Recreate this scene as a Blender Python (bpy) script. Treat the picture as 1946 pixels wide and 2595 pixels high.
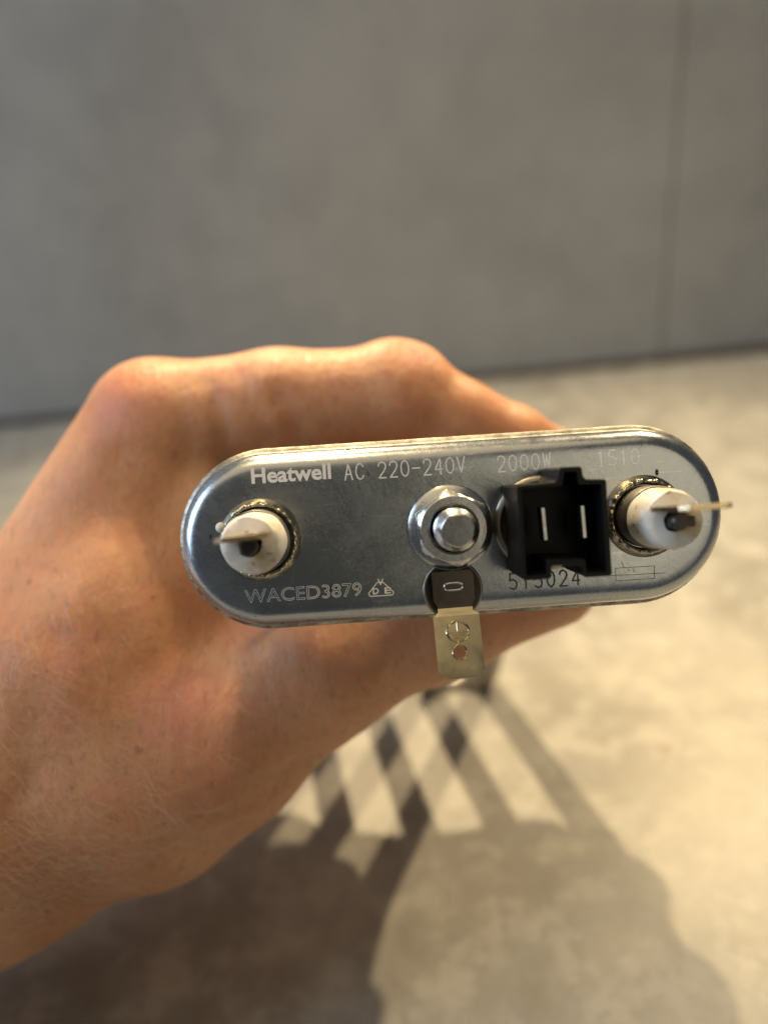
import bpy, bmesh, math, random
import numpy as np
from mathutils import Matrix, Vector

random.seed(7); rng = np.random.default_rng(7)
for o in list(bpy.data.objects): bpy.data.objects.remove(o)
scn = bpy.context.scene
col = scn.collection

# ------------------------------------------------------------------ camera
F = 2080.0; CX, CY = 973.0, 1297.5          # focal length / centre in photo pixels
H = 0.168                                   # camera height over the counter
PITCH, ROLL = 28.0, 5.6
cam = bpy.data.cameras.new('camera'); camo = bpy.data.objects.new('camera', cam); col.objects.link(camo)
CM = Matrix.Translation((0, 0, H)) @ Matrix.Rotation(math.radians(90-PITCH), 4, 'X') @ Matrix.Rotation(-math.radians(ROLL), 4, 'Z')
camo.matrix_world = CM
cam.sensor_fit = 'VERTICAL'; cam.sensor_height = 36; cam.lens = F/2595*36
cam.clip_start = 0.005; cam.clip_end = 50
cam.dof.use_dof = True; cam.dof.focus_distance = 0.114; cam.dof.aperture_fstop = 8.2
scn.camera = camo

# ------------------------------------------------------------------ world and lamps
w = bpy.data.worlds.new('World'); scn.world = w; w.use_nodes = True
bg = w.node_tree.nodes['Background']; bg.inputs[0].default_value = (0.52, 0.54, 0.58, 1); bg.inputs[1].default_value = 0.125

def aim(loc, tgt):
    return (Vector(tgt)-Vector(loc)).to_track_quat('-Z', 'Y').to_euler()
def spot(name, loc, tgt, power, colr, r=0.01, size=100):
    l = bpy.data.lights.new(name, 'SPOT'); l.energy = power; l.color = colr; l.shadow_soft_size = r
    l.spot_size = math.radians(size); l.spot_blend = 1.0
    o = bpy.data.objects.new(name, l); o.location = loc; o.rotation_euler = aim(loc, tgt); col.objects.link(o)
def area(name, loc, tgt, power, colr, sx, sy):
    l = bpy.data.lights.new(name, 'AREA'); l.energy = power; l.color = colr; l.shape = 'RECTANGLE'; l.size = sx; l.size_y = sy
    o = bpy.data.objects.new(name, l); o.location = loc; o.rotation_euler = aim(loc, tgt); col.objects.link(o)
WARM = (1.0, 0.76, 0.43)
spot('cabinet_lamp', (0.30, 0.455, 0.48), (0.06, 0.05, 0), 13.5, WARM, 0.006)
spot('cabinet_lamp', (-0.04, 0.455, 0.48), (0.03, 0.05, 0), 12.5, WARM, 0.006)
spot('added_hand_fill', (-0.05, 0.16, 0.60), (-0.02, 0.14, 0.10), 3.4, (1.0, 0.70, 0.34), 0.03, 42)  # added warm fill from overhead, brightens the top of the index finger
area('window_light', (-1.15, -0.08, 0.62), (0, 0.15, 0.12), 9.5, (0.66, 0.82, 1.0), 0.6, 0.8)
area('ceiling_light', (-0.15, -0.08, 1.2), (0, 0.15, 0), 3.2, (1.0, 0.78, 0.46), 1.2, 1.2)
area('room_light', (0.78, -1.25, 0.80), (0, 0.10, 0.12), 2.6, (1.0, 0.84, 0.54), 1.0, 1.0)
scn.view_settings.view_transform = 'Standard'; scn.view_settings.look = 'None'
scn.view_settings.exposure = 0.0; scn.view_settings.gamma = 1.0

# ------------------------------------------------------------------ helpers
def tag(o, label=None, cat=None, kind=None, group=None):
    if label: o['label'] = label
    if cat: o['category'] = cat
    if kind: o['kind'] = kind
    if group: o['group'] = group
    return o
def empty(name, mw):
    o = bpy.data.objects.new(name, None); o.empty_display_size = 0.01; o.matrix_world = mw; col.objects.link(o); return o
class MB:
    def __init__(s): s.v = []; s.f = []
    def add(s, vs, fs):
        n = len(s.v); s.v += [tuple(p) for p in vs]; s.f += [tuple(i+n for i in f) for f in fs]
    def build(s, name, mat, parent=None, smooth=True, scale=0.001, bevel=0, angle=35, fix=True):
        me = bpy.data.meshes.new(name)
        me.from_pydata([(a*scale, b*scale, c*scale) for a, b, c in s.v], [], s.f)
        if fix:
            bm = bmesh.new(); bm.from_mesh(me); bmesh.ops.recalc_face_normals(bm, faces=bm.faces)
            if smooth:
                ca = math.radians(angle)
                for f in bm.faces: f.smooth = True
                for e in bm.edges:
                    if len(e.link_faces) == 2 and e.calc_face_angle(0) > ca: e.smooth = False
            bm.to_mesh(me); bm.free()
        me.materials.append(mat)
        o = bpy.data.objects.new(name, me); col.objects.link(o)
        if parent: o.parent = parent
        if bevel:
            b = o.modifiers.new('bevel', 'BEVEL'); b.width = bevel*scale; b.segments = 2; b.limit_method = 'ANGLE'; b.angle_limit = math.radians(40)
            b.harden_normals = False
        return o
    def lathe(s, prof, c=(0, 0), n=64, jit=None, cap0=False, cap1=False, lean=(0, 0)):
        vs = []; m = len(prof)
        for j, (r, z) in enumerate(prof):
            for i in range(n):
                a = 2*math.pi*i/n; dr = dz = 0
                if jit: dr, dz = jit(a, j, r, z)
                vs.append((c[0]+(r+dr)*math.cos(a)+lean[0]*z, c[1]+(r+dr)*math.sin(a)+lean[1]*z, z+dz))
        fs = [(j*n+i, j*n+(i+1) % n, (j+1)*n+(i+1) % n, (j+1)*n+i) for j in range(m-1) for i in range(n)]
        if cap0: fs.append(tuple(range(n))[::-1])
        if cap1: fs.append(tuple((m-1)*n+i for i in range(n)))
        s.add(vs, fs); return s
    def prism(s, poly, z0, z1):
        n = len(poly)
        s.add([(x, y, z0) for x, y in poly]+[(x, y, z1) for x, y in poly],
              [tuple(range(n))[::-1], tuple(range(n, 2*n))]+[(i, (i+1) % n, n+(i+1) % n, n+i) for i in range(n)]); return s
    def box(s, x0, x1, y0, y1, z0, z1):
        return s.prism([(x0, y0), (x1, y0), (x1, y1), (x0, y1)], z0, z1)
    def tube(s, pts, r, n=16, caps=True, rad=None):
        pts = [Vector(p) for p in pts]; up = Vector((0.123, 0.97, 0.2)); base = len(s.v); m = len(pts)
        for i, p in enumerate(pts):
            t = (pts[min(i+1, m-1)]-pts[max(i-1, 0)]).normalized()
            a = t.cross(up).normalized(); b = t.cross(a)
            rr = rad[i] if rad else r
            for k in range(n):
                q = 2*math.pi*k/n; v = p+a*math.cos(q)*rr+b*math.sin(q)*rr; s.v.append(tuple(v))
        for i in range(m-1):
            for k in range(n):
                s.f.append((base+i*n+k, base+i*n+(k+1) % n, base+(i+1)*n+(k+1) % n, base+(i+1)*n+k))
        if caps:
            s.f.append(tuple(base+k for k in range(n))[::-1]); s.f.append(tuple(base+(m-1)*n+k for k in range(n)))
        return s

# ---- materials
class Mat:
    def __init__(s, name, base=(0.5, 0.5, 0.5), rough=0.5, metal=0.0):
        s.m = bpy.data.materials.new(name); s.m.use_nodes = True; s.t = s.m.node_tree
        s.b = s.t.nodes['Principled BSDF']; s.b.inputs['Base Color'].default_value = (*base, 1)
        s.b.inputs['Roughness'].default_value = rough; s.b.inputs['Metallic'].default_value = metal
        s.co = s.n('ShaderNodeTexCoord').outputs['Object']
    def n(s, typ, **kw):
        nd = s.t.nodes.new(typ)
        for k, v in kw.items(): setattr(nd, k, v)
        return nd
    def link(s, a, b): s.t.links.new(a, b)
    def vec(s, scale=(1, 1, 1), rot=(0, 0, 0), loc=(0, 0, 0), src=None):
        m = s.n('ShaderNodeMapping'); m.inputs['Scale'].default_value = scale; m.inputs['Rotation'].default_value = rot; m.inputs['Location'].default_value = loc
        s.link(src or s.co, m.inputs[0]); return m.outputs[0]
    def noise(s, scale, detail=4, rough=0.5, vec=None, dist=0):
        nd = s.n('ShaderNodeTexNoise'); nd.inputs['Scale'].default_value = scale; nd.inputs['Detail'].default_value = detail
        nd.inputs['Roughness'].default_value = rough; nd.inputs['Distortion'].default_value = dist
        s.link(vec or s.co, nd.inputs['Vector']); return nd.outputs['Fac']
    def voro(s, scale, feat='F1', vec=None, out='Distance', rnd=1):
        nd = s.n('ShaderNodeTexVoronoi', feature=feat); nd.inputs['Scale'].default_value = scale; nd.inputs['Randomness'].default_value = rnd
        s.link(vec or s.co, nd.inputs['Vector']); return nd.outputs[out]
    def ramp(s, fac, stops, interp='LINEAR'):
        nd = s.n('ShaderNodeValToRGB'); e = nd.color_ramp; e.interpolation = interp
        while len(e.elements) < len(stops): e.elements.new(0.5)
        for el, (p, c) in zip(e.elements, stops):
            el.position = p; el.color = (*c, 1) if not isinstance(c, (int, float)) else (c, c, c, 1)
        s.link(fac, nd.inputs[0]); return nd.outputs[0]
    def mix(s, fac, a, b, mode='MIX'):
        nd = s.n('ShaderNodeMix', data_type='RGBA', blend_type=mode)
        for i, v in ((0, fac), (6, a), (7, b)):
            if isinstance(v, (int, float)): nd.inputs[i].default_value = v
            elif isinstance(v, tuple): nd.inputs[i].default_value = (*v, 1)
            else: s.link(v, nd.inputs[i])
        return nd.outputs[2]
    def math(s, op, a, b=None, c=None):
        nd = s.n('ShaderNodeMath', operation=op)
        for i, v in enumerate((a, b, c)):
            if v is None: continue
            if isinstance(v, (int, float)): nd.inputs[i].default_value = v
            else: s.link(v, nd.inputs[i])
        return nd.outputs[0]
    def bump(s, h, strength, dist, prev=None):
        nd = s.n('ShaderNodeBump'); nd.inputs['Strength'].default_value = strength; nd.inputs['Distance'].default_value = dist
        s.link(h, nd.inputs['Height'])
        if prev: s.link(prev, nd.inputs['Normal'])
        s.link(nd.outputs[0], s.b.inputs['Normal']); return nd.outputs[0]
    def set(s, inp, v): s.link(v, s.b.inputs[inp])

# counter: pale speckled stone-look laminate
m = Mat('counter_stone', (0.42, 0.38, 0.3), 0.42)
n1 = m.noise(16, 6, 0.65, dist=0.5); n2 = m.noise(75, 5, 0.7); n3 = m.noise(300, 3, 0.6)
c = m.mix(m.ramp(n1, [(0.35, 0.0), (0.65, 1.0)]), (0.25, 0.243, 0.225), (0.40, 0.39, 0.36))
c = m.mix(m.math('MULTIPLY', m.ramp(n2, [(0.48, 0.0), (0.60, 1.0)]), 0.55), c, (0.50, 0.49, 0.45))
c = m.mix(m.math('MULTIPLY', m.ramp(n2, [(0.34, 1.0), (0.43, 0.0)]), 0.35), c, (0.26, 0.225, 0.175))
c = m.mix(m.math('MULTIPLY', m.ramp(n3, [(0.3, 1.0), (0.4, 0.0)]), 0.25), c, (0.25, 0.21, 0.17))
dots = m.ramp(m.voro(38), [(0.05, 1.0), (0.09, 0.0)])
c = m.mix(m.math('MULTIPLY', dots, 0.55), c, (0.22, 0.17, 0.13))
m.set('Base Color', c); m.set('Roughness', m.ramp(n2, [(0.3, 0.38), (0.7, 0.55)])); m.bump(n3, 0.15, 0.0003)
COUNTER = m.m
# wall: grey cement-look panels
m = Mat('wall_cement', (0.2, 0.2, 0.19), 0.6)
n1 = m.noise(9, 5, 0.62, dist=0.4); n2 = m.noise(38, 4, 0.6)
c = m.mix(m.ramp(n1, [(0.33, 0.0), (0.68, 1.0)]), (0.27, 0.274, 0.272), (0.37, 0.374, 0.37))
c = m.mix(m.math('MULTIPLY', m.ramp(n2, [(0.4, 0.0), (0.65, 1.0)]), 0.28), c, (0.43, 0.43, 0.42))
m.set('Base Color', c); m.bump(n2, 0.1, 0.0006)
WALL = m.m
JOINT = Mat('joint_dark', (0.05, 0.045, 0.04), 0.7).m

def steel(name, base, r0, r1, speck=True, grain=900, bumps=0.12, dk=0.35, ab=0.2):
    m = Mat(name, base, 0.3, 1.0)
    a = m.noise(75, 6, 0.7, dist=0.6); b = m.noise(grain, 4, 0.7); d = m.noise(260, 3, 0.6)
    m.set('Roughness', m.math('ADD', m.ramp(a, [(0.3, r0), (0.7, r1)]), m.math('MULTIPLY', m.ramp(b, [(0.4, 0.0), (0.7, 1.0)]), 0.05)))
    c = m.mix(m.math('MULTIPLY', m.ramp(d, [(0.35, 1.0), (0.55, 0.0)]), dk), base, tuple(x*0.6 for x in base))
    c = m.mix(m.math('MULTIPLY', m.ramp(b, [(0.56, 0.0), (0.7, 1.0)]), 0.18), c, tuple(min(1, x*1.5) for x in base))
    if speck:
        v = m.voro(620, vec=m.vec((1, 0.55, 1), (0, 0, 0.6)))
        pick = m.voro(620, vec=m.vec((1, 0.55, 1), (0, 0, 0.6)), out='Color')
        sep = m.n('ShaderNodeSeparateColor'); m.link(pick, sep.inputs[0])
        k = m.math('MULTIPLY', m.ramp(v, [(0.12, 1.0), (0.2, 0.0)]), m.math('GREATER_THAN', sep.outputs[0], 0.88))
        c = m.mix(k, c, (0.02, 0.02, 0.02))
        sc = m.noise(130, 2, 0.5, vec=m.vec((1, 9, 1), (0, 0, 0.5)))
        k2 = m.math('MULTIPLY', m.ramp(sc, [(0.66, 0.0), (0.70, 1.0)]), 0.4)
        c = m.mix(k2, c, (0.8, 0.8, 0.78))
    m.set('Base Color', c)
    n = m.bump(a, ab, 0.0004); m.bump(b, bumps, 0.00006, n)
    return m.m
STEEL = steel('brushed_steel', (0.49, 0.525, 0.57), 0.18, 0.31, True, 1800, 0.10, 0.10)
STEEL_D = steel('dark_steel', (0.30, 0.29, 0.26), 0.3, 0.45, False)
m = Mat('worn_edge', (0.5, 0.48, 0.42), 0.5, 0.85); a = m.noise(420, 4, 0.7, vec=m.vec((1, 1.6, 1)))
m.set('Base Color', m.ramp(a, [(0.36, (0.20, 0.19, 0.17)), (0.5, (0.36, 0.345, 0.31)), (0.66, (0.60, 0.57, 0.48))])); m.bump(a, 0.35, 0.0002); LIP = m.m
ZINC = steel('zinc_plating', (0.62, 0.63, 0.64), 0.20, 0.32, False, 1500, 0.05)
WELD = steel('crimped_steel', (0.55, 0.50, 0.38), 0.16, 0.3, False, 800, 0.5)
BRASS = steel('plated_brass', (0.58, 0.51, 0.34), 0.12, 0.26, False, 500, 0.03, 0.6, 0.03)
DARK_REFL = steel('dark_reflection_steel', (0.12, 0.105, 0.095), 0.25, 0.4, False, 400, 0.2)  # dark reflection painted into the colour of the earth tab's base
TAB = steel('tinned_tab', (0.78, 0.62, 0.40), 0.2, 0.35, False)
TUBE = steel('tube_steel', (0.40, 0.38, 0.35), 0.3, 0.5, False)
m = Mat('black_plastic', (0.006, 0.006, 0.007), 0.38); m.b.inputs['Specular IOR Level'].default_value = 0.18; m.bump(m.noise(2500, 3), 0.12, 0.00005); BLACK = m.m
PIND = Mat('dark_pin', (0.07, 0.065, 0.06), 0.4, 0.8).m
m = Mat('rubber', (0.02, 0.02, 0.02), 0.7); RUBBER = m.m
m = Mat('ceramic', (0.72, 0.70, 0.66), 0.55)
a = m.noise(220, 5, 0.6, vec=m.vec((1, 1, 0.35))); b = m.noise(700, 4, 0.6)
c = m.mix(m.ramp(a, [(0.48, 0.0), (0.62, 1.0)]), (0.74, 0.73, 0.70), (0.60, 0.46, 0.26))
c = m.mix(m.math('MULTIPLY', m.ramp(b, [(0.63, 0.0), (0.70, 1.0)]), 0.8), c, (0.12, 0.08, 0.05))
m.set('Base Color', c); m.bump(b, 0.3, 0.0001); CERAMIC = m.m
ETCH = Mat('etched_light', (0.84, 0.84, 0.84), 0.6, 0.0).m
ETCH_W = Mat('etched_white', (0.97, 0.97, 0.97), 0.35, 0.0).m
ETCH_D = Mat('etched_dark', (0.12, 0.135, 0.15), 0.5, 0.4).m
WHITE = Mat('white_bead', (0.8, 0.78, 0.72), 0.4).m

# ------------------------------------------------------------------ the setting
def slab(name, mat, x0, x1, y0, y1, z0, z1, parent=None, bevel=0):
    mb = MB(); mb.box(x0, x1, y0, y1, z0, z1); return mb.build(name, mat, parent, False, 1.0, bevel)
WY = 0.475
o = slab('countertop', COUNTER, -1.6, 1.6, -0.12, WY+0.01, -0.04, 0, bevel=0.003); tag(o, kind='structure')
wl = slab('wall', JOINT, -1.6, 1.6, WY+0.014, WY+0.12, -0.04, 1.3); tag(wl, kind='structure')
SX = 0.371*(WY-0.002)
slab('panel', WALL, SX+0.0003, 1.6, WY+0.0006, WY+0.014, 0.0035, 1.3, wl, 0.0008)
slab('panel', WALL, -1.6, SX-0.0003, WY, WY+0.014, 0.0035, 1.3, wl, 0.0008)
mb = MB(); mb.tube([(-1.6, WY-0.001, 0.001), (1.6, WY-0.001, 0.001)], 0.0028, 10)
mb.build('sealant_joint', JOINT, wl, True, 1.0)

# ------------------------------------------------------------------ heating element frame
def ray(px, py): return (CM.to_3x3() @ Vector(((px-CX)/F, (CY-py)/F, -1.0)))
def P(px, py, d): return CM @ Vector(((px-CX)/F*d, (CY-py)/F*d, -d))
cz = -ray(931, 1225).normalized()                   # plate normal, towards the camera
t_ = math.radians(3.75)
cx = CM.to_3x3() @ Vector((math.cos(t_), math.sin(t_), 0)); cx = (cx-cz*cx.dot(cz)).normalized(); cy = cz.cross(cx)
org = P(1137, 1337, 0.114)
PM = Matrix(((cx.x, cy.x, cz.x, org.x), (cx.y, cy.y, cz.y, org.y), (cx.z, cy.z, cz.z, org.z), (0, 0, 0, 1)))
PI_ = PM.inverted(); cl = PI_ @ CM.translation
def L(px, py, h=0.0):                               # photo pixel -> plate coordinates (mm) at height h above the plate
    d = PI_.to_3x3() @ ray(px, py); t = (h/1000-cl.z)/d.z
    return ((cl.x+d.x*t)*1000, (cl.y+d.y*t)*1000)
HE = empty('heating_element', PM)
tag(HE, 'metal heating element with black plug socket and two white ceramic terminals, held in the hand', 'heating element')

# flange plate
A_ = 39.0-12.95; R_ = 12.95; OU, OV = 0.85, -0.15
def stadium(inset, z, n=40, a=A_, r=R_):
    out = []
    for sgn, a0 in ((1, -90), (-1, 90)):
        for i in range(n+1):
            q = math.radians(a0+180*i/n); out.append((OU+sgn*a+(r-inset)*math.cos(q), OV+(r-inset)*math.sin(q), z))
    return out
prof = [(0.9, -5.2), (0.15, -5.2), (0, -5.0), (0, -4.3), (0.12, -4.05), (0.5, -3.95), (0.72, -3.75), (0.8, -3.3)]
prof += [(0.8+2.7*(1-math.cos(q)), -2.75+2.7*math.sin(q)) for q in [math.radians(90*i/10) for i in range(11)]]
prof += [(3.9, 0.0), (6.5, -0.02), (9.5, -0.03)]
mb = MB(); rings = [stadium(a, z) for a, z in prof]; n = len(rings[0])
for r in rings: mb.v += r
for j in range(len(rings)-1):
    for i in range(n): mb.f.append((j*n+i, j*n+(i+1) % n, (j+1)*n+(i+1) % n, (j+1)*n+i))
b0 = (len(rings)-1)*n; mb.f.append(tuple(b0+i for i in range(n)))
mb.f.append(tuple(range(n))[::-1])
fp = mb.build('flange_plate', STEEL, HE, True, angle=50); fp.data.materials.append(LIP)
for p in fp.data.polygons:
    if -4.35 < p.center.z*1000 < -3.5: p.material_index = 1
mb = MB()
for z0, z1, ins in ((-5.3, -7.5, 2.2), (-7.5, -8.6, 1.4), (-8.6, -10.8, 2.6), (-10.8, -12, 1.6), (-12, -15, 3)):
    mb.prism([(x, y) for x, y, _ in stadium(ins, 0, 20)], z1, z0)
mb.build('rubber_seal', RUBBER, HE, False)

# heating tube: four runs joined by bends
LU, RU = L(661, 1368), L(1632, 1308)
xs = [LU[0]+(RU[0]-LU[0])*k/3 for k in range(4)]; rr_ = (xs[1]-xs[0])/2
TIPW = P(1010, 1712, 0.248); tp = PI_ @ TIPW * 1000             # the far bends rest on the counter
def bezier(t):                                       # straight out of the grip, one bend, straight down to the counter
    p0, e, p3 = Vector((0, 0, -60)), Vector((0, 0.0, -82)), Vector((tp.x-0.6, tp.y, tp.z))
    l1, l2 = (e-p0).length, (p3-e).length; r_ = 9.0; d1, d2 = (e-p0).normalized(), (p3-e).normalized()
    s_ = t*(l1+l2)
    if s_ < l1-r_: return p0+d1*s_
    if s_ > l1+r_: return e+d2*(s_-l1)
    k = (s_-l1+r_)/(2*r_); return (e-d1*r_)*(1-k)**2+e*2*k*(1-k)+(e+d2*r_)*k*k
tan_e = (bezier(1)-bezier(0.97)).normalized()
um = (xs[0]+xs[3])/2
def along(x, s):                                     # s 0..1 straight part, 1..2 bent part, beyond: the end bend
    if s <= 1: return Vector((x, 0, -4-56*s))
    if s <= 2: p = bezier(s-1); return Vector((x+p.x-um*(s-1)*0, p.y, p.z))
    p = bezier(1)+tan_e*(s-2); return Vector((x+p.x, p.y, p.z))
S_ = list(np.linspace(0, 1, 8))+list(np.linspace(1, 2, 40))[1:]
pts = []
for i in range(4):
    x = xs[i]; run = S_ if i in (0, 3) else [q for q in S_ if q >= 1.1]
    if i in (1, 3): run = run[::-1]
    pts += [along(x, q) for q in run]
    if i in (0, 2): pts += [along(x+rr_-rr_*math.cos(q), 2+rr_*math.sin(q)) for q in np.linspace(0.2, math.pi-0.2, 9)]
    if i == 1:
        c0_ = along(0, 1.1)
        pts += [Vector((x+rr_-rr_*math.cos(q), c0_.y, c0_.z+rr_*math.sin(q))) for q in np.linspace(0.2, math.pi-0.2, 9)]
mb = MB(); mb.tube(pts, 3.9, 16); mb.build('heating_tube', TUBE, HE, True)

# terminals
def terminal(c, bladez, voff, side, hz):
    mb = MB()
    def jit(a, j, r, z):
        if j in (3, 4, 5):
            k = math.sin(a*17+math.sin(a*3)*2)*0.5+math.sin(a*29+1.3+side)*0.3
            return (0.13*k, 0.22*k)
        return (0, 0)
    mb.lathe([(5.75, 0.0), (5.6, 0.5), (5.35, 0.85), (5.2, 1.25), (4.95, 1.5), (4.65, 1.35), (4.5, 0.9), (4.4, 0.2)], c, 140, jit)
    mb.build('crimp_ring', WELD, HE, True, angle=70)
    lean = (side*0.0, 0)
    mb = MB(); mb.lathe([(4.3, -1), (4.3, hz*0.42), (4.15, hz*0.45)], c, 48); mb.build('metal_sleeve', STEEL_D, HE, True)
    def jc(a, j, r, z):
        return (0.10*math.sin(a*2+j)+0.05*math.sin(a*7+j*2), 0.0 if j < 3 else 0.18*math.sin(a*3+side)*(r/3.5))
    mb = MB(); mb.lathe([(4.05, hz*0.30), (4.08, hz*0.5), (4.0, hz*0.80), (3.85, hz*0.93), (3.5, hz*1.0), (2.6, hz*1.015), (1.5, hz*1.02), (1.42, hz*0.8)], c, 56, jc, cap1=True)
    ce = mb.build('ceramic_insulator', CERAMIC, HE, True, angle=50)
    # pin + blade
    mb = MB(); mb.lathe([(1.15, hz*0.5), (1.15, hz+2.0), (0.9, hz+2.3)], (c[0], c[1]-0.1), 20, cap1=True)
    mb.build('pin', PIND, HE, True)
    # blade stands on edge: lies in the u-z plane
    w = 3.15; z0, z1 = hz+0.4, bladez; t = 0.33; y = c[1]+voff
    out = [(-w, z0), (-w, z1-1.1), (-w+1.0, z1), (w-1.0, z1), (w, z1-1.1), (w, z0+1.0), (1.2, z0), (1.2, z0-1.5), (-1.2, z0-1.5), (-1.2, z0)]
    mb = MB(); nn = len(out)
    sh = lambda b: (cl.y*1000-y)/(cl.z*1000)*(b-z0)
    kt = 0.06 if side < 0 else 0.0
    mb.add([(c[0]+a, y-t+sh(b)+kt*a, b) for a, b in out]+[(c[0]+a, y+t+sh(b)+kt*a, b) for a, b in out],
           [tuple(range(nn)), tuple(range(nn, 2*nn))[::-1]]+[(i, (i+1) % nn, nn+(i+1) % nn, nn+i) for i in range(nn)])
    mb.build('spade_terminal', TAB, HE, False, bevel=0.1)
terminal(LU, 18.5, 1.05, -1, 10.0)
terminal(RU, 22.0, 1.45, 1, 11.4)
mb = MB(); mb.box(RU[0]-1.2, RU[0]+1.9, RU[1]-0.9, RU[1]+0.45, 11.0, 13.2); mb.build('slot', PIND, HE, False, bevel=0.2)
q = L(560, 1337, 0.5)
mb = MB(); mb.lathe([(0.75*math.sin(a), 0.45-0.75*math.cos(a)*0.9) for a in np.linspace(0.01, 3.13, 12)], q, 20); mb.build('ceramic_bead', WHITE, HE, True, angle=80)

# threaded stud and flange nut
NU = L(1141, 1336)
mb = MB(); mb.lathe([(5.95, 0.05), (5.95, 0.55), (5.8, 0.75), (5.3, 1.05), (3.2, 1.5)], NU, 72); mb.build('nut_flange', ZINC, HE, True, angle=20)
mb = MB(); n = 72
ring = []
for z, lim in ((0.9, 9), (3.7, 9), (4.05, 5.1), (4.3, 4.85), (4.6, 4.5), (4.68, 4.35), (4.68, 3.45), (4.4, 3.2), (1.5, 3.1)):
    for i in range(n):
        a = 2*math.pi*i/n; k = ((a-math.radians(95)) % (math.pi/3))-math.pi/6
        r = min(4.65/math.cos(k), lim)
        ring.append((NU[0]+r*math.cos(a), NU[1]+r*math.sin(a), z))
mb.add(ring, [(j*n+i, j*n+(i+1) % n, (j+1)*n+(i+1) % n, (j+1)*n+i) for j in range(8) for i in range(n)])
mb.build('hex_nut', ZINC, HE, True, angle=16)
pr = []
z = 0.5
while z < 6.2: pr += [(2.5, z), (2.85, z+0.3), (2.85, z+0.4), (2.5, z+0.7)]; z += 0.8
pr += [(2.7, 6.7), (2.8, 6.8), (2.8, 7.2), (2.3, 7.85), (2.2, 8.1), (2.05, 8.2)]
mb = MB(); mb.lathe(pr, NU, 48, lambda a, j, r, z: (0.08*math.sin(a*5)*math.sin(a*2+1)*(z > 7.5), 0.12*math.sin(a+0.8)*(z > 7.8)), cap1=True, lean=(0.02, 0.0)); mb.build('threaded_stud', ZINC, HE, True, angle=22)

# sensor socket
SC = L(1368, 1325)
mb = MB(); mb.lathe([(6.6, 0.03), (6.6, 0.9), (6.3, 1.2), (5.8, 1.3), (5.2, 0.9), (0.1, 0.9)], SC, 64); mb.build('sensor_collar', STEEL_D, HE, True)
S_out = [(1308, 1231), (1410, 1222), (1417, 1184), (1473, 1181), (1478, 1213), (1536, 1213), (1551, 1460), (1480, 1464), (1475, 1433), (1396, 1433), (1398, 1467), (1325, 1472)]
S_in = [(1321, 1240), (1424, 1231), (1429, 1196), (1461, 1194), (1466, 1228), (1523, 1226), (1537, 1450), (1486, 1452), (1483, 1417), (1384, 1418), (1385, 1456), (1334, 1460)]
HB = 11.5
def chamfer(poly, d):
    out = []
    for i, p in enumerate(poly):
        a = Vector(poly[i-1]); b = Vector(p); c = Vector(poly[(i+1) % len(poly)])
        for q in (a, c):
            v = (q-b); out.append(tuple(b+v.normalized()*min(d, v.length*0.4)))
    return out
po = chamfer([L(x, y, HB) for x, y in S_out], 0.28); pi = chamfer([L(x, y, HB) for x, y in S_in], 0.15)
n = len(po)
mb = MB()
def ringz(p, z, off=0): return [(x, y, z) for x, y in p]
mid = [(a[0]*0.85+b[0]*0.15, a[1]*0.85+b[1]*0.15) for a, b in zip(po, pi)]
loops = [ringz(po, 1.0), ringz(po, HB-0.15), ringz(mid, HB), ringz(pi, HB), ringz(pi, 2.5)]
for l in loops: mb.v += l
for j in range(4):
    for i in range(n): mb.f.append((j*n+i, j*n+(i+1) % n, (j+1)*n+(i+1) % n, (j+1)*n+i))
mb.f.append(tuple(4*n+i for i in range(n))); mb.f.append(tuple(range(n))[::-1])
sock = mb.build('sensor_socket', BLACK, HE, True, angle=30)
for (xa, ya, xb, yb) in ((1375, 1286, 1383, 1370), (1475, 1281, 1482, 1364)):
    p0 = Vector(L(xa, ya, 8.5)); p1 = Vector(L(xb, yb, 8.5)); d = (p1-p0).normalized(); nrm = Vector((-d.y, d.x))*0.27
    mb = MB(); mb.prism([tuple(p0+nrm), tuple(p1+nrm), tuple(p1-nrm), tuple(p0-nrm)], 6.0, 8.5)
    mb.build('contact_blade', ZINC, sock, False, bevel=0.08)

# earth tab
mb = MB(); bc = L(1147, 1494)
mb.lathe([(4.2, 0.02), (4.15, 0.2), (3.95, 0.32), (3.85, 0.30), (3.6, 0.05), (0.1, 0.03)], bc, 56); mb.build('weld_seat', STEEL_D, HE, True, angle=60)
def sheet(name, mat, outline, path, t=0.8, hole=None, parent=HE):
    """outline in (across, along) mm; along is bent by path(along)->(v,z); normal thickness t"""
    bm = bmesh.new(); vs = [bm.verts.new((a, b, 0)) for a, b in outline]; f = bm.faces.new(vs)
    if hole:
        hx, hy, hr = hole; hv = [bm.verts.new((hx+hr*math.cos(q), hy+hr*math.sin(q), 0)) for q in np.linspace(0, 2*math.pi, 25)[:-1]]
        bm.faces.remove(f); es = list(bm.edges)+[bm.edges.new((hv[i], hv[(i+1) % 24])) for i in range(24)]
        bmesh.ops.triangle_fill(bm, use_beauty=True, edges=es)
        # drop faces filling the hole
        for f in list(bm.faces):
            if all((v.co.x-hx)**2+(v.co.y-hy)**2 < (hr*1.02)**2 for v in f.verts): bm.faces.remove(f)
    for y in np.arange(0.5, 16, 0.5):
        bmesh.ops.bisect_plane(bm, geom=bm.verts[:]+bm.edges[:]+bm.faces[:], plane_co=(0, y, 0), plane_no=(0, 1, 0))
    ext = bmesh.ops.extrude_face_region(bm, geom=bm.faces[:])
    for e in ext['geom']:
        if isinstance(e, bmesh.types.BMVert): e.co.z = t
    return bm
TA = L(1145, 1447, 1.3); TB = L(1163, 1536, 1.3); TC = L(1172, 1719, 5.0)
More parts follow.
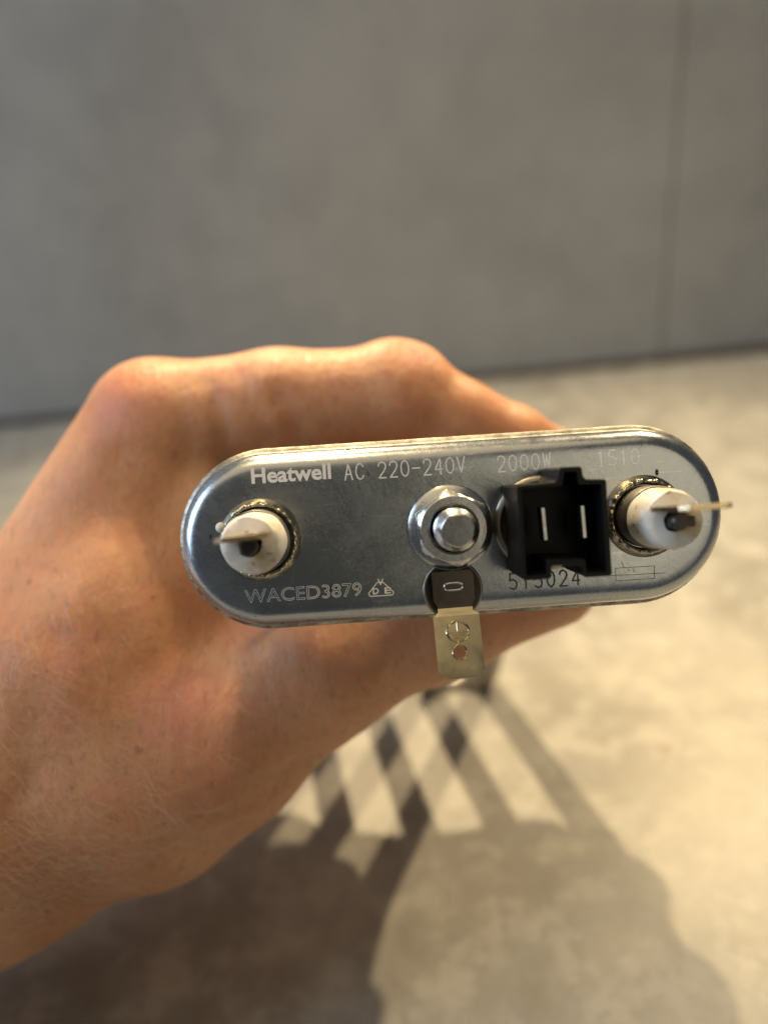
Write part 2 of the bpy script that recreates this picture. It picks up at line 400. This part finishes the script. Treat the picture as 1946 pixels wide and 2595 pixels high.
ax = Vector((TC[0]-TA[0], TC[1]-TA[1])).normalized(); axr = Vector((-ax.y, ax.x))  # along direction, across direction
LB = (Vector(TB)-Vector(TA)).length
LT = (Vector(TC)-Vector(TA)).length
def bend(along):
    # rises away from the plate, then slopes towards the viewer
    if along < LB-0.3: return along, 0.55+0.05*along
    if along < LB+0.9:
        k = (along-LB+0.3)/1.2; return along, 0.55+0.05*LB+0.0*k+0.55*k*k
    k = along-LB-0.9; return along, 0.55+0.05*LB+0.55+0.33*k
hw = 3.15
outl = [(-hw+.3, 0.25), (-hw+0.55, 0), (hw-0.7, 0), (hw-.3, 0.5), (hw-.3, LB-1.0), (hw-0.75, LB-0.3), (hw-0.75, LB+0.5), (hw, LB+0.9), (hw, LT-1.1), (hw-1.1, LT), (-hw+1.1, LT), (-hw, LT-1.1),
        (-hw, LB+0.9), (-hw+0.75, LB+0.5), (-hw+0.75, LB-0.3), (-hw+.3, LB-1.0)]
bm = sheet('earth_tab', BRASS, outl, bend, 0.8, (0.0, LT-3.3, 0.95))
for v in bm.verts:
    a, al, z = v.co; al2, zz = bend(al)
    p = Vector(TA)+ax*al2+axr*a; v.co = Vector((p.x, p.y, zz+z+0.2))/1000
bmesh.ops.recalc_face_normals(bm, faces=bm.faces)
me = bpy.data.meshes.new('earth_tab'); bm.to_mesh(me); bm.free(); me.materials.append(BRASS); me.materials.append(DARK_REFL)
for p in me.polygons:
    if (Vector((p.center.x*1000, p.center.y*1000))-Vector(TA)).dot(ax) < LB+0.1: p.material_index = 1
ET = bpy.data.objects.new('earth_tab', me); col.objects.link(ET); ET.parent = HE
bv = ET.modifiers.new('bevel', 'BEVEL'); bv.width = 0.00012; bv.segments = 2; bv.limit_method = 'ANGLE'; bv.angle_limit = math.radians(35)
def T(a, al, h=0.0):
    al2, zz = bend(al); p = Vector(TA)+ax*al2+axr*a; return (p.x, p.y, zz+1.0+h)
# raised earth symbol on the tab
mb = MB(); yc = LB+3.1
mb.tube([T(1.5*math.cos(q), yc+1.3*math.sin(q), 0.04) for q in np.linspace(0, 2*math.pi, 41)], 0.15, 6, False)
for a0, b0, a1, b1 in ((0, -1.25, 0, 0.0), (-1.4, 0.05, 1.4, 0.05), (-0.9, 0.42, 0.9, 0.42), (-0.5, 0.8, 0.5, 0.8)):
    mb.tube([T(-a0, yc+b0, 0.04), T(-a1, yc+b1, 0.04)], 0.13, 6)
mb.tube([T(0.95*math.cos(q), LT-3.3+0.95*math.sin(q), -0.02) for q in np.linspace(0, 2*math.pi, 33)], 0.10, 6, False)
mb.build('earth_symbol', BRASS, ET, True)
mb = MB()
loopz = [T(1.25*math.copysign(abs(math.cos(q))**0.6, math.cos(q)), 2.1+0.5*math.copysign(abs(math.sin(q))**0.7, math.sin(q)), 0.03) for q in np.linspace(0, 2*math.pi, 33)]
mb.tube(loopz, 0.17, 6, False); mb.build('spot_weld', ZINC, ET, True)

# ---- etched writing
STROKES = {  # x 0..1, y 0..2
 'A': [[(0, 0), (.5, 2), (1, 0)], [(.2, .7), (.8, .7)]],
 'C': [[(1, 1.55), (.8, 1.9), (.5, 2), (.15, 1.75), (0, 1.2), (0, .8), (.15, .25), (.5, 0), (.8, .1), (1, .45)]],
 'V': [[(0, 2), (.5, 0), (1, 2)]], 'W': [[(0, 2), (.25, 0), (.5, 1.8), (.75, 0), (1, 2)]],
 '-': [[(0, .95), (1, .95)]],
 '0': [[(.5, 2), (.15, 1.75), (0, 1.3), (0, .7), (.15, .25), (.5, 0), (.85, .25), (1, .7), (1, 1.3), (.85, 1.75), (.5, 2)]],
 '1': [[(.2, 1.6), (.5, 2), (.5, 0)]],
 '2': [[(0, 1.5), (.1, 1.85), (.5, 2), (.9, 1.8), (1, 1.4), (.8, .95), (0, 0), (1, 0)]],
 '4': [[(.75, 0), (.75, 2), (0, .6), (1, .6)]],
 '5': [[(.95, 2), (.1, 2), (.05, 1.1), (.5, 1.25), (.9, 1.0), (1, .6), (.85, .15), (.45, 0), (0, .25)]],
}
def ribbon(mb, pts, wd, z):
    pts = [Vector(p) for p in pts]
    for a, b in zip(pts[:-1], pts[1:]):
        d = (b-a); 
        if d.length < 1e-5: continue
        d.normalize(); nn = Vector((-d.y, d.x))*wd/2; e = d*wd*0.3
        mb.prism([tuple(a-e-nn), tuple(b+e-nn), tuple(b+e+nn), tuple(a-e+nn)], z, z+0.012)
def write(txt, px, py, pitch, cw, ch, mat, wd=0.17, ang=0):
    mb = MB(); o0 = L(px, py); x = 0; ca, sa = math.cos(ang), math.sin(ang); k = 0
    for chr_ in txt:
        if chr_ != ' ':
            for st in STROKES[chr_]:
                pp = [(o0[0]+(x+a*cw)*ca-(b/2*ch)*sa, o0[1]+(x+a*cw)*sa+(b/2*ch)*ca) for a, b in st]
                ribbon(mb, pp, wd, 0.012+0.0021*(k % 5)); k += 1
        x += pitch
    return mb.build('etched_lettering', mat, HE, False, fix=True)
write('AC 220-240V', 875, 1217, 1.56, 1.02, 2.2, ETCH, 0.18)
write('2000W', 1262, 1196, 1.58, 1.0, 2.2, ETCH_W, 0.17)
write('1510', 1514, 1183, 1.58, 1.0, 2.2, ETCH_W, 0.18)
write('515024', 1292, 1494, 1.76, 1.0, 2.2, ETCH_D, 0.24)
def font_mesh(txt, size, offset=0, outline=0, wscale=1.0):
    cu = bpy.data.curves.new('t', 'FONT'); cu.body = txt; cu.size = size; cu.offset = offset
    if outline:
        cu.fill_mode = 'NONE'; cu.bevel_depth = outline; cu.bevel_resolution = 0; cu.dimensions = '3D'
    else:
        cu.extrude = 0.006
    cu.resolution_u = 3
    to = bpy.data.objects.new('t', cu); col.objects.link(to)
    dg = bpy.context.evaluated_depsgraph_get(); dg.update()
    me = bpy.data.meshes.new_from_object(to.evaluated_get(dg)); bpy.data.objects.remove(to)
    vs = np.array([v.co[:] for v in me.vertices]); fs = [tuple(p.vertices) for p in me.polygons]
    bpy.data.meshes.remove(me); return vs, fs
def place_font(txt, px, py, width, height, mat, offset=0, outline=0, name='etched_lettering', z=0.02):
    vs, fs = font_mesh(txt, 3.0, offset, outline)
    mn, mx = vs.min(0), vs.max(0); vs = vs.copy()
    vs[:, 0] = (vs[:, 0]-mn[0])/(mx[0]-mn[0])*width; vs[:, 1] = vs[:, 1]/(mx[1])*height
    zz = vs[:, 2]; zr = max(1e-6, zz.max()-zz.min()); vs[:, 2] = (zz-zz.min())/zr*0.014+z
    o0 = L(px, py); mb = MB(); mb.add([(o0[0]+a, o0[1]+b, c) for a, b, c in vs], fs)
    return mb.build(name, mat, HE, False)
place_font('Heatwell', 638, 1225, 11.0, 2.1, ETCH, 0.085)
place_font('WACED3879', 622, 1529, 16.2, 1.85, ETCH, 0.02, 0.045)
# triangle approval mark
mb = MB(); tri = [L(928, 1512), L(1005, 1507), L(962, 1468)]
c0 = Vector((sum(p[0] for p in tri)/3, sum(p[1] for p in tri)/3)); trv = chamfer(tri, 0.55)
ribbon(mb, trv+[trv[0]], 0.13, 0.014)
mb.build('approval_mark', ETCH, HE, False)
for ch, x, y in (('V', 957, 1483), ('D', 945, 1506), ('E', 975, 1504)):
    place_font(ch, x, y, 0.85, 0.85, ETCH, 0.06, 0, 'approval_letter')
# fuse symbol, fine dark lines
mb = MB()
def pl(*ps): ribbon(mb, [L(*p) for p in ps], 0.075, 0.014)
pl((1559, 1440), (1657, 1434), (1658, 1466), (1560, 1472), (1559, 1440)); pl((1545, 1459), (1684, 1452)); pl((1574, 1424), (1580, 1437))
pl((1590, 1442), (1594, 1446)); pl((1603, 1442), (1606, 1449))
mb.build('fuse_symbol', ETCH_D, HE, False)
# ------------------------------------------------------------------ the hand (one continuous surface, built in camera-space mm)
def K(px, py, d): return np.array([(px-CX)/F*d, (CY-py)/F*d, -d])
prims = []   # (a, b, ra, rb, k)
def chain(pts, k=5):
    for (p, ra), (q, rb) in zip(pts[:-1], pts[1:]): prims.append((p, q, ra, rb, k))
# forearm and back of the hand
chain([(K(-900, 2420, 142), 34), (K(-60, 1985, 154), 29)], 10)
chain([(K(-60, 1995, 156), 28.5), (K(75, 1815, 156), 22.8), (K(388, 1078, 156), 12.4)], 9)           # index metacarpal
chain([(K(-60, 1985, 160), 28), (K(300, 1700, 158), 26), (K(540, 1380, 161), 18.5)], 9)
chain([(K(0, 2040, 153), 24), (K(330, 1960, 150), 18.5), (K(560, 1850, 147), 15.5), (K(800, 1690, 146), 12.2), (K(1100, 1560, 149), 10.3), (K(1400, 1476, 153), 8.4)], 7)  # thumb
chain([(K(430, 2030, 150), 12.0), (K(560, 1930, 150), 10)], 8)
chain([(K(400, 1560, 158), 20.5), (K(800, 1420, 168), 13), (K(760, 1560, 160), 13)], 9)              # web
# fingers: index is the nearest, the others lie behind it away from the camera
def mm(x, y, d): return np.array([x, y, -d])
def finger(mcp, pip, dip, tip, s):
    chain([(mcp, 11.6*s), (mcp*0.5+pip*0.5+np.array([0, 0.9, 0]), 10.4*s), (pip, 9.5*s)], 3.2)
    chain([(pip, 9.3*s), (pip*0.5+dip*0.5, 8.6*s), (dip, 8.3*s)], 2.5)
    chain([(dip, 8.2*s), (dip*0.4+tip*0.6, 7.9*s), (tip, 6.6*s)], 2)
finger(K(408, 1078, 155), K(1000, 1008, 155), K(1290, 1135, 160), K(1440, 1215, 166), 1.0)
finger(mm(-40, 18.5, 174), mm(5, 22.5, 175), mm(27, 12, 178), mm(36, 4, 181), 1.0)
finger(mm(-38, 17.5, 193), mm(4, 21, 194), mm(25, 12, 196), mm(34, 5, 198), 0.95)
finger(mm(-37, 14, 207), mm(-3, 17, 206), mm(15, 11, 207), mm(22, 6, 207), 0.80)
# palm
chain([(K(-60, 1985, 165), 26), (mm(-38, 2, 178), 15)], 9)
chain([(K(-40, 1950, 180), 22), (mm(-37, 4, 195), 14), ], 9)
chain([(K(0, 1900, 192), 17), (mm(-38, 2, 205), 12.0)], 9)
for z in (163, 180, 194): prims.append((mm(-40, 8, z), mm(-38, 6, z+14), 13.5, 12.5, 8))
for z in (170, 184, 197): prims.append((mm(-22, 11, z), mm(24, 8, z+2), 9, 7.5, 4)); prims.append((mm(-30, -10, z), mm(18, -10, z+2), 11.5, 9.5, 4))
# tendon lines and bumps
prims.append((K(1000, 950, 155), K(1050, 955, 155), 5.8, 5.4, 5))
h = 0.95
lo = np.array([-150.0, -118.0, -236.0]); hi = np.array([52.0, 46.0, -112.0])
nx, ny, nz = [int((hi[i]-lo[i])/h)+2 for i in range(3)]
X = (lo[0]+h*np.arange(nx)).astype(np.float32); Y = (lo[1]+h*np.arange(ny)).astype(np.float32); Z = (lo[2]+h*np.arange(nz)).astype(np.float32)
D = np.full((nx, ny, nz), 40.0, np.float32)
def cone(a, b, ra, rb, gx, gy, gz):
    ab = b-a; L2 = float(ab@ab)+1e-9
    t = np.clip(((gx-a[0])*ab[0]+(gy-a[1])*ab[1]+(gz-a[2])*ab[2])/L2, 0, 1)
    return np.sqrt((gx-a[0]-t*ab[0])**2+(gy-a[1]-t*ab[1])**2+(gz-a[2]-t*ab[2])**2)-(ra+t*(rb-ra))
def sub(a, b, m):
    i = []
    for k, G in ((0, X), (1, Y), (2, Z)):
        l = min(a[k], b[k])-m; u = max(a[k], b[k])+m
        i.append(slice(max(0, int(np.searchsorted(G, l))), int(np.searchsorted(G, u))))
    return tuple(i)
for a, b, ra, rb, k in prims:
    s = sub(a, b, max(ra, rb)+2*k+3)
    gx, gy, gz = X[s[0]][:, None, None], Y[s[1]][None, :, None], Z[s[2]][None, None, :]
    d = cone(a, b, ra, rb, gx, gy, gz).astype(np.float32)
    o_ = D[s]; hh = np.clip(0.5+0.5*(o_-d)/k, 0, 1)
    D[s] = o_*(1-hh)+d*hh-k*hh*(1-hh)
def surf(px, py):
    for d in np.arange(112, 215, 0.5):
        p = K(px, py, d); i = np.round((p-lo)/h).astype(int)
        if (i >= 0).all() and (i < np.array(D.shape)).all() and D[tuple(i)] < 0: return p
    return None
folds = [  # pixel polylines on the skin, depth in mm (negative = raised), width in mm
 ([(765, 1925), (690, 1972), (590, 2020)], 0.9, 1.5), ([(735, 1985), (650, 2035), (545, 2085)], 1.1, 1.5), ([(640, 2085), (560, 2125), (480, 2150)], 0.5, 1.3),
 ([(610, 950), (640, 1030), (690, 1110)], 0.6, 1.5), ([(705, 1010), (740, 1060), (750, 1120)], 1.3, 1.8), ([(520, 960), (560, 1060), (575, 1180)], 0.9, 1.8), ([(455, 960), (480, 1080), (470, 1200)], 0.5, 1.6),
 ([(1045, 885), (1062, 935), (1058, 980)], 0.7, 1.2), ([(1085, 900), (1100, 950), (1095, 1000)], 0.5, 1.1), ([(1010, 880), (1018, 930)], 0.4, 1.0),
 ([(1000, 1740), (1040, 1690), (1060, 1630)], 0.6, 1.3), ([(960, 1770), (995, 1710), (1010, 1650)], 0.4, 1.3),
 ([(250, 1830), (400, 1770), (560, 1690), (760, 1620)], -0.4, 4.5), ([(130, 1720), (230, 1500), (340, 1280), (400, 1130)], -0.5, 4.0),
 ([(60, 1900), (110, 1760), (150, 1620)], 0.5, 2.5), ([(10, 2080), (90, 1960)], 0.5, 2.2)]
for pl_, dep, wd in folds:
    pp = [q for q in (surf(*p) for p in pl_) if q is not None]
    f_ = None
    if len(pp) < 2: continue
    pa = np.array(pp); s = sub(pa.min(0), pa.max(0), wd*3)
    gx, gy, gz = X[s[0]][:, None, None], Y[s[1]][None, :, None], Z[s[2]][None, None, :]
    for a, b in zip(pp[:-1], pp[1:]):
        d = cone(a, b, 0, 0, gx, gy, gz); f_ = d if f_ is None else np.minimum(f_, d)
    D[s] = D[s]+dep*np.exp(-(f_/wd)**2).astype(np.float32)
D[0], D[-1], D[:, 0], D[:, -1], D[:, :, 0], D[:, :, -1] = 5, 5, 5, 5, 5, 5
ins = D < 0
cnt = np.zeros((nx-1, ny-1, nz-1), np.float32); acc = np.zeros((nx-1, ny-1, nz-1, 3), np.float32)
for ax_ in range(3):
    o1 = [(0, 0), (0, 1), (1, 0), (1, 1)]
    for p, q in o1:
        offs = [0, 0, 0]; rest = [i for i in range(3) if i != ax_]; offs[rest[0]] = p; offs[rest[1]] = q
        def sl(extra):
            e = list(offs); e[ax_] += extra
            return tuple(slice(e[i], e[i]+(nx-1, ny-1, nz-1)[i]) for i in range(3))
        d0, d1 = D[sl(0)], D[sl(1)]; ch = (d0 < 0) != (d1 < 0)
        t = np.where(ch, d0/(d0-d1+1e-12), 0)
        cnt += ch
        for i in range(3):
            acc[..., i] += np.where(ch, (t if i == ax_ else offs[i]), 0)
act = cnt > 0; idx = -np.ones(cnt.shape, np.int64); idx[act] = np.arange(act.sum())
ijk = np.argwhere(act); V = ijk+acc[act]/cnt[act][:, None]; V = lo+V*h
quads = []
for ax_ in range(3):
    a1, a2 = [(1, 2), (2, 0), (0, 1)][ax_]
    n0 = [nx, ny, nz]; s0 = [slice(1, n0[i]-1) for i in range(3)]; s0[ax_] = slice(0, n0[ax_]-1)
    s1 = list(s0); s1[ax_] = slice(1, n0[ax_])
    A = ins[tuple(s0)]; B = ins[tuple(s1)]
    for flip, msk in ((False, A & ~B), (True, ~A & B)):
        e = np.argwhere(msk)+np.array([s.start for s in s0])
        if not len(e): continue
        u = np.zeros(3, int); u[a1] = 1; v = np.zeros(3, int); v[a2] = 1
        g = [idx[tuple((e-w_).T)] for w_ in (u*0, u, u+v, v)]
        qd = np.stack(g if not flip else g[::-1], 1); quads.append(qd)
Qd = np.concatenate(quads)
M3 = np.array(CM.to_3x3()); Wv = (V/1000) @ M3.T+np.array(CM.translation)
me = bpy.data.meshes.new('person')
me.vertices.add(len(Wv)); me.vertices.foreach_set('co', Wv.astype(np.float32).ravel())
me.loops.add(len(Qd)*4); me.loops.foreach_set('vertex_index', Qd.astype(np.int32).ravel())
me.polygons.add(len(Qd)); me.polygons.foreach_set('loop_start', np.arange(0, len(Qd)*4, 4, dtype=np.int32))
me.update(calc_edges=True); me.validate()
me.polygons.foreach_set('use_smooth', np.ones(len(me.polygons), bool))
bm = bmesh.new(); bm.from_mesh(me); bmesh.ops.recalc_face_normals(bm, faces=bm.faces)
for _ in range(3): bmesh.ops.smooth_vert(bm, verts=bm.verts, factor=0.5, use_axis_x=True, use_axis_y=True, use_axis_z=True)
bm.to_mesh(me); bm.free()
PE = bpy.data.objects.new('person', me); col.objects.link(PE)
tag(PE, 'bare left hand and wrist gripping the metal heating element from behind', 'person')
print('hand faces', len(me.polygons))

m = Mat('skin', (0.6, 0.36, 0.25), 0.46)
m.b.inputs['Subsurface Weight'].default_value = 0.85
m.b.inputs['Subsurface Radius'].default_value = (1.0, 0.30, 0.12); m.b.inputs['Subsurface Scale'].default_value = 0.006
n1 = m.noise(38, 4, 0.6); n2 = m.noise(160, 4, 0.6); n3 = m.noise(700, 3, 0.6)
c = m.mix(m.ramp(n1, [(0.35, 0.0), (0.65, 1.0)]), (0.53, 0.255, 0.13), (0.66, 0.38, 0.235))
c = m.mix(m.math('MULTIPLY', m.ramp(n2, [(0.52, 0.0), (0.68, 1.0)]), 0.35), c, (0.66, 0.27, 0.20))
c = m.mix(m.math('MULTIPLY', m.ramp(n3, [(0.35, 1.0), (0.5, 0.0)]), 0.28), c, (0.40, 0.20, 0.13))
fol = m.noise(900, 2, 0.5, vec=m.vec((1.0, 0.3, 0.5), (0.4, 0.2, 0.9)))
c = m.mix(m.math('MULTIPLY', m.ramp(fol, [(0.62, 0.0), (0.70, 1.0)]), 0.30), c, (0.26, 0.13, 0.09))
def spot_mask(p, r0, r1):
    vm = m.n('ShaderNodeVectorMath', operation='DISTANCE'); m.link(m.co, vm.inputs[0]); vm.inputs[1].default_value = p
    mr = m.n('ShaderNodeMapRange'); m.link(vm.outputs['Value'], mr.inputs[0]); mr.inputs[1].default_value = r0; mr.inputs[2].default_value = r1
    mr.inputs[3].default_value = 1; mr.inputs[4].default_value = 0; return mr.outputs[0]
dg = bpy.context.evaluated_depsgraph_get(); dg.update()
def hit(px, py):
    ok, p, nn, fi = PE.ray_cast(CM.translation, ray(px, py).normalized()); return (p, nn) if ok else (None, None)
for px, py, r in ((350, 1900, 0.0006), (75, 1475, 0.0005), (388, 1515, 0.0004), (120, 1700, 0.0003)):
    p, _ = hit(px, py)
    if p: c = m.mix(m.math('MULTIPLY', spot_mask(p, r*0.5, r*1.4), 0.6), c, (0.30, 0.09, 0.05))
for px, py, r in ((300, 1010, 0.010), (1060, 900, 0.006), (600, 1500, 0.012), (480, 1770, 0.010)):
    p, _ = hit(px, py)
    if p: c = m.mix(m.math('MULTIPLY', spot_mask(p, 0, r), 0.45), c, (0.68, 0.24, 0.19))
m.set('Base Color', c)
vr = m.vec((1, 1, 1), (0.3, 0.5, 0.9))
vs_ = m.vec((1.0, 0.42, 0.6), (0.4, 0.9, 0.7))
v1 = m.voro(1000, 'DISTANCE_TO_EDGE', vec=vs_); v2 = m.noise(520, 3, 0.6, vec=m.vec((1.0, 0.22, 0.4), (0.3, 0.6, 0.9)))
nb = m.bump(n1, 0.4, 0.002); nb = m.bump(v2, 0.4, 0.0006, nb); nb = m.bump(m.ramp(v1, [(0.0, 0.0), (0.14, 1.0)]), 0.3, 0.00014, nb)
m.set('Roughness', m.ramp(n2, [(0.3, 0.42), (0.7, 0.58)]))
me.materials.append(m.m)

# arm hair: fine curved strands rooted in the skin
HAIR = Mat('hair', (0.66, 0.48, 0.32), 0.4); HAIR.b.inputs['Alpha'].default_value = 1.0
mb = MB(); made = 0
for _ in range(6000):
    if made > 380: break
    px = random.uniform(-10, 620); py = random.uniform(1250, 2380)
    dens = max(0.05, min(1, (py-1500)/700))*max(0.15, 1-px/560)
    if random.random() > dens: continue
    p, nn = hit(px, py)
    if p is None: continue
    d = CM.to_3x3() @ Vector((0.75+random.uniform(-.4, .4), -0.25+random.uniform(-.6, .5), 0)); d = (d-nn*d.dot(nn)).normalized()
    ln = random.uniform(0.003, 0.0075); cur = nn.cross(d)*random.uniform(-0.5, 0.5)
    pts = []
    for k in range(5):
        s = k/4; pts.append(p+(d*s+nn*(0.30*s-0.22*s*s)+cur*s*s)*ln)
    mb.tube([tuple(q) for q in pts], 0, 3, True, rad=[0.000042*(1-0.8*k/4) for k in range(5)]); made += 1
hr = mb.build('arm_hair', HAIR.m, PE, True, 1.0, fix=False); tag(hr, kind='stuff')

# the phone that takes the picture: out of the frame, mirrored as the dark patch in the plate
ph = bpy.data.objects.new('smartphone', None); col.objects.link(ph); ph.matrix_world = CM @ Matrix.Translation((0, 0, 0.013))
tag(ph, 'dark blue smartphone held upright behind the camera, mirrored in the plate', 'smartphone')
PHB = Mat('phone_glass', (0.045, 0.062, 0.09), 0.4).m
def rrect(x0, x1, y0, y1, r, n=6):
    return [(cx_+r*math.cos(math.radians(a0+90*i/n)), cy_+r*math.sin(math.radians(a0+90*i/n))) for cx_, cy_, a0 in ((x1-r, y1-r, 0), (x0+r, y1-r, 90), (x0+r, y0+r, 180), (x1-r, y0+r, 270)) for i in range(n+1)]
mb = MB(); mb.prism(rrect(-52, 28, -125, 22, 10), 0, 8); mb.build('phone_body', PHB, ph, False)
mb = MB(); mb.prism(rrect(-20, 17, -18, 17, 8), -1.6, -0.02); mb.build('camera_plate', PHB, ph, False)
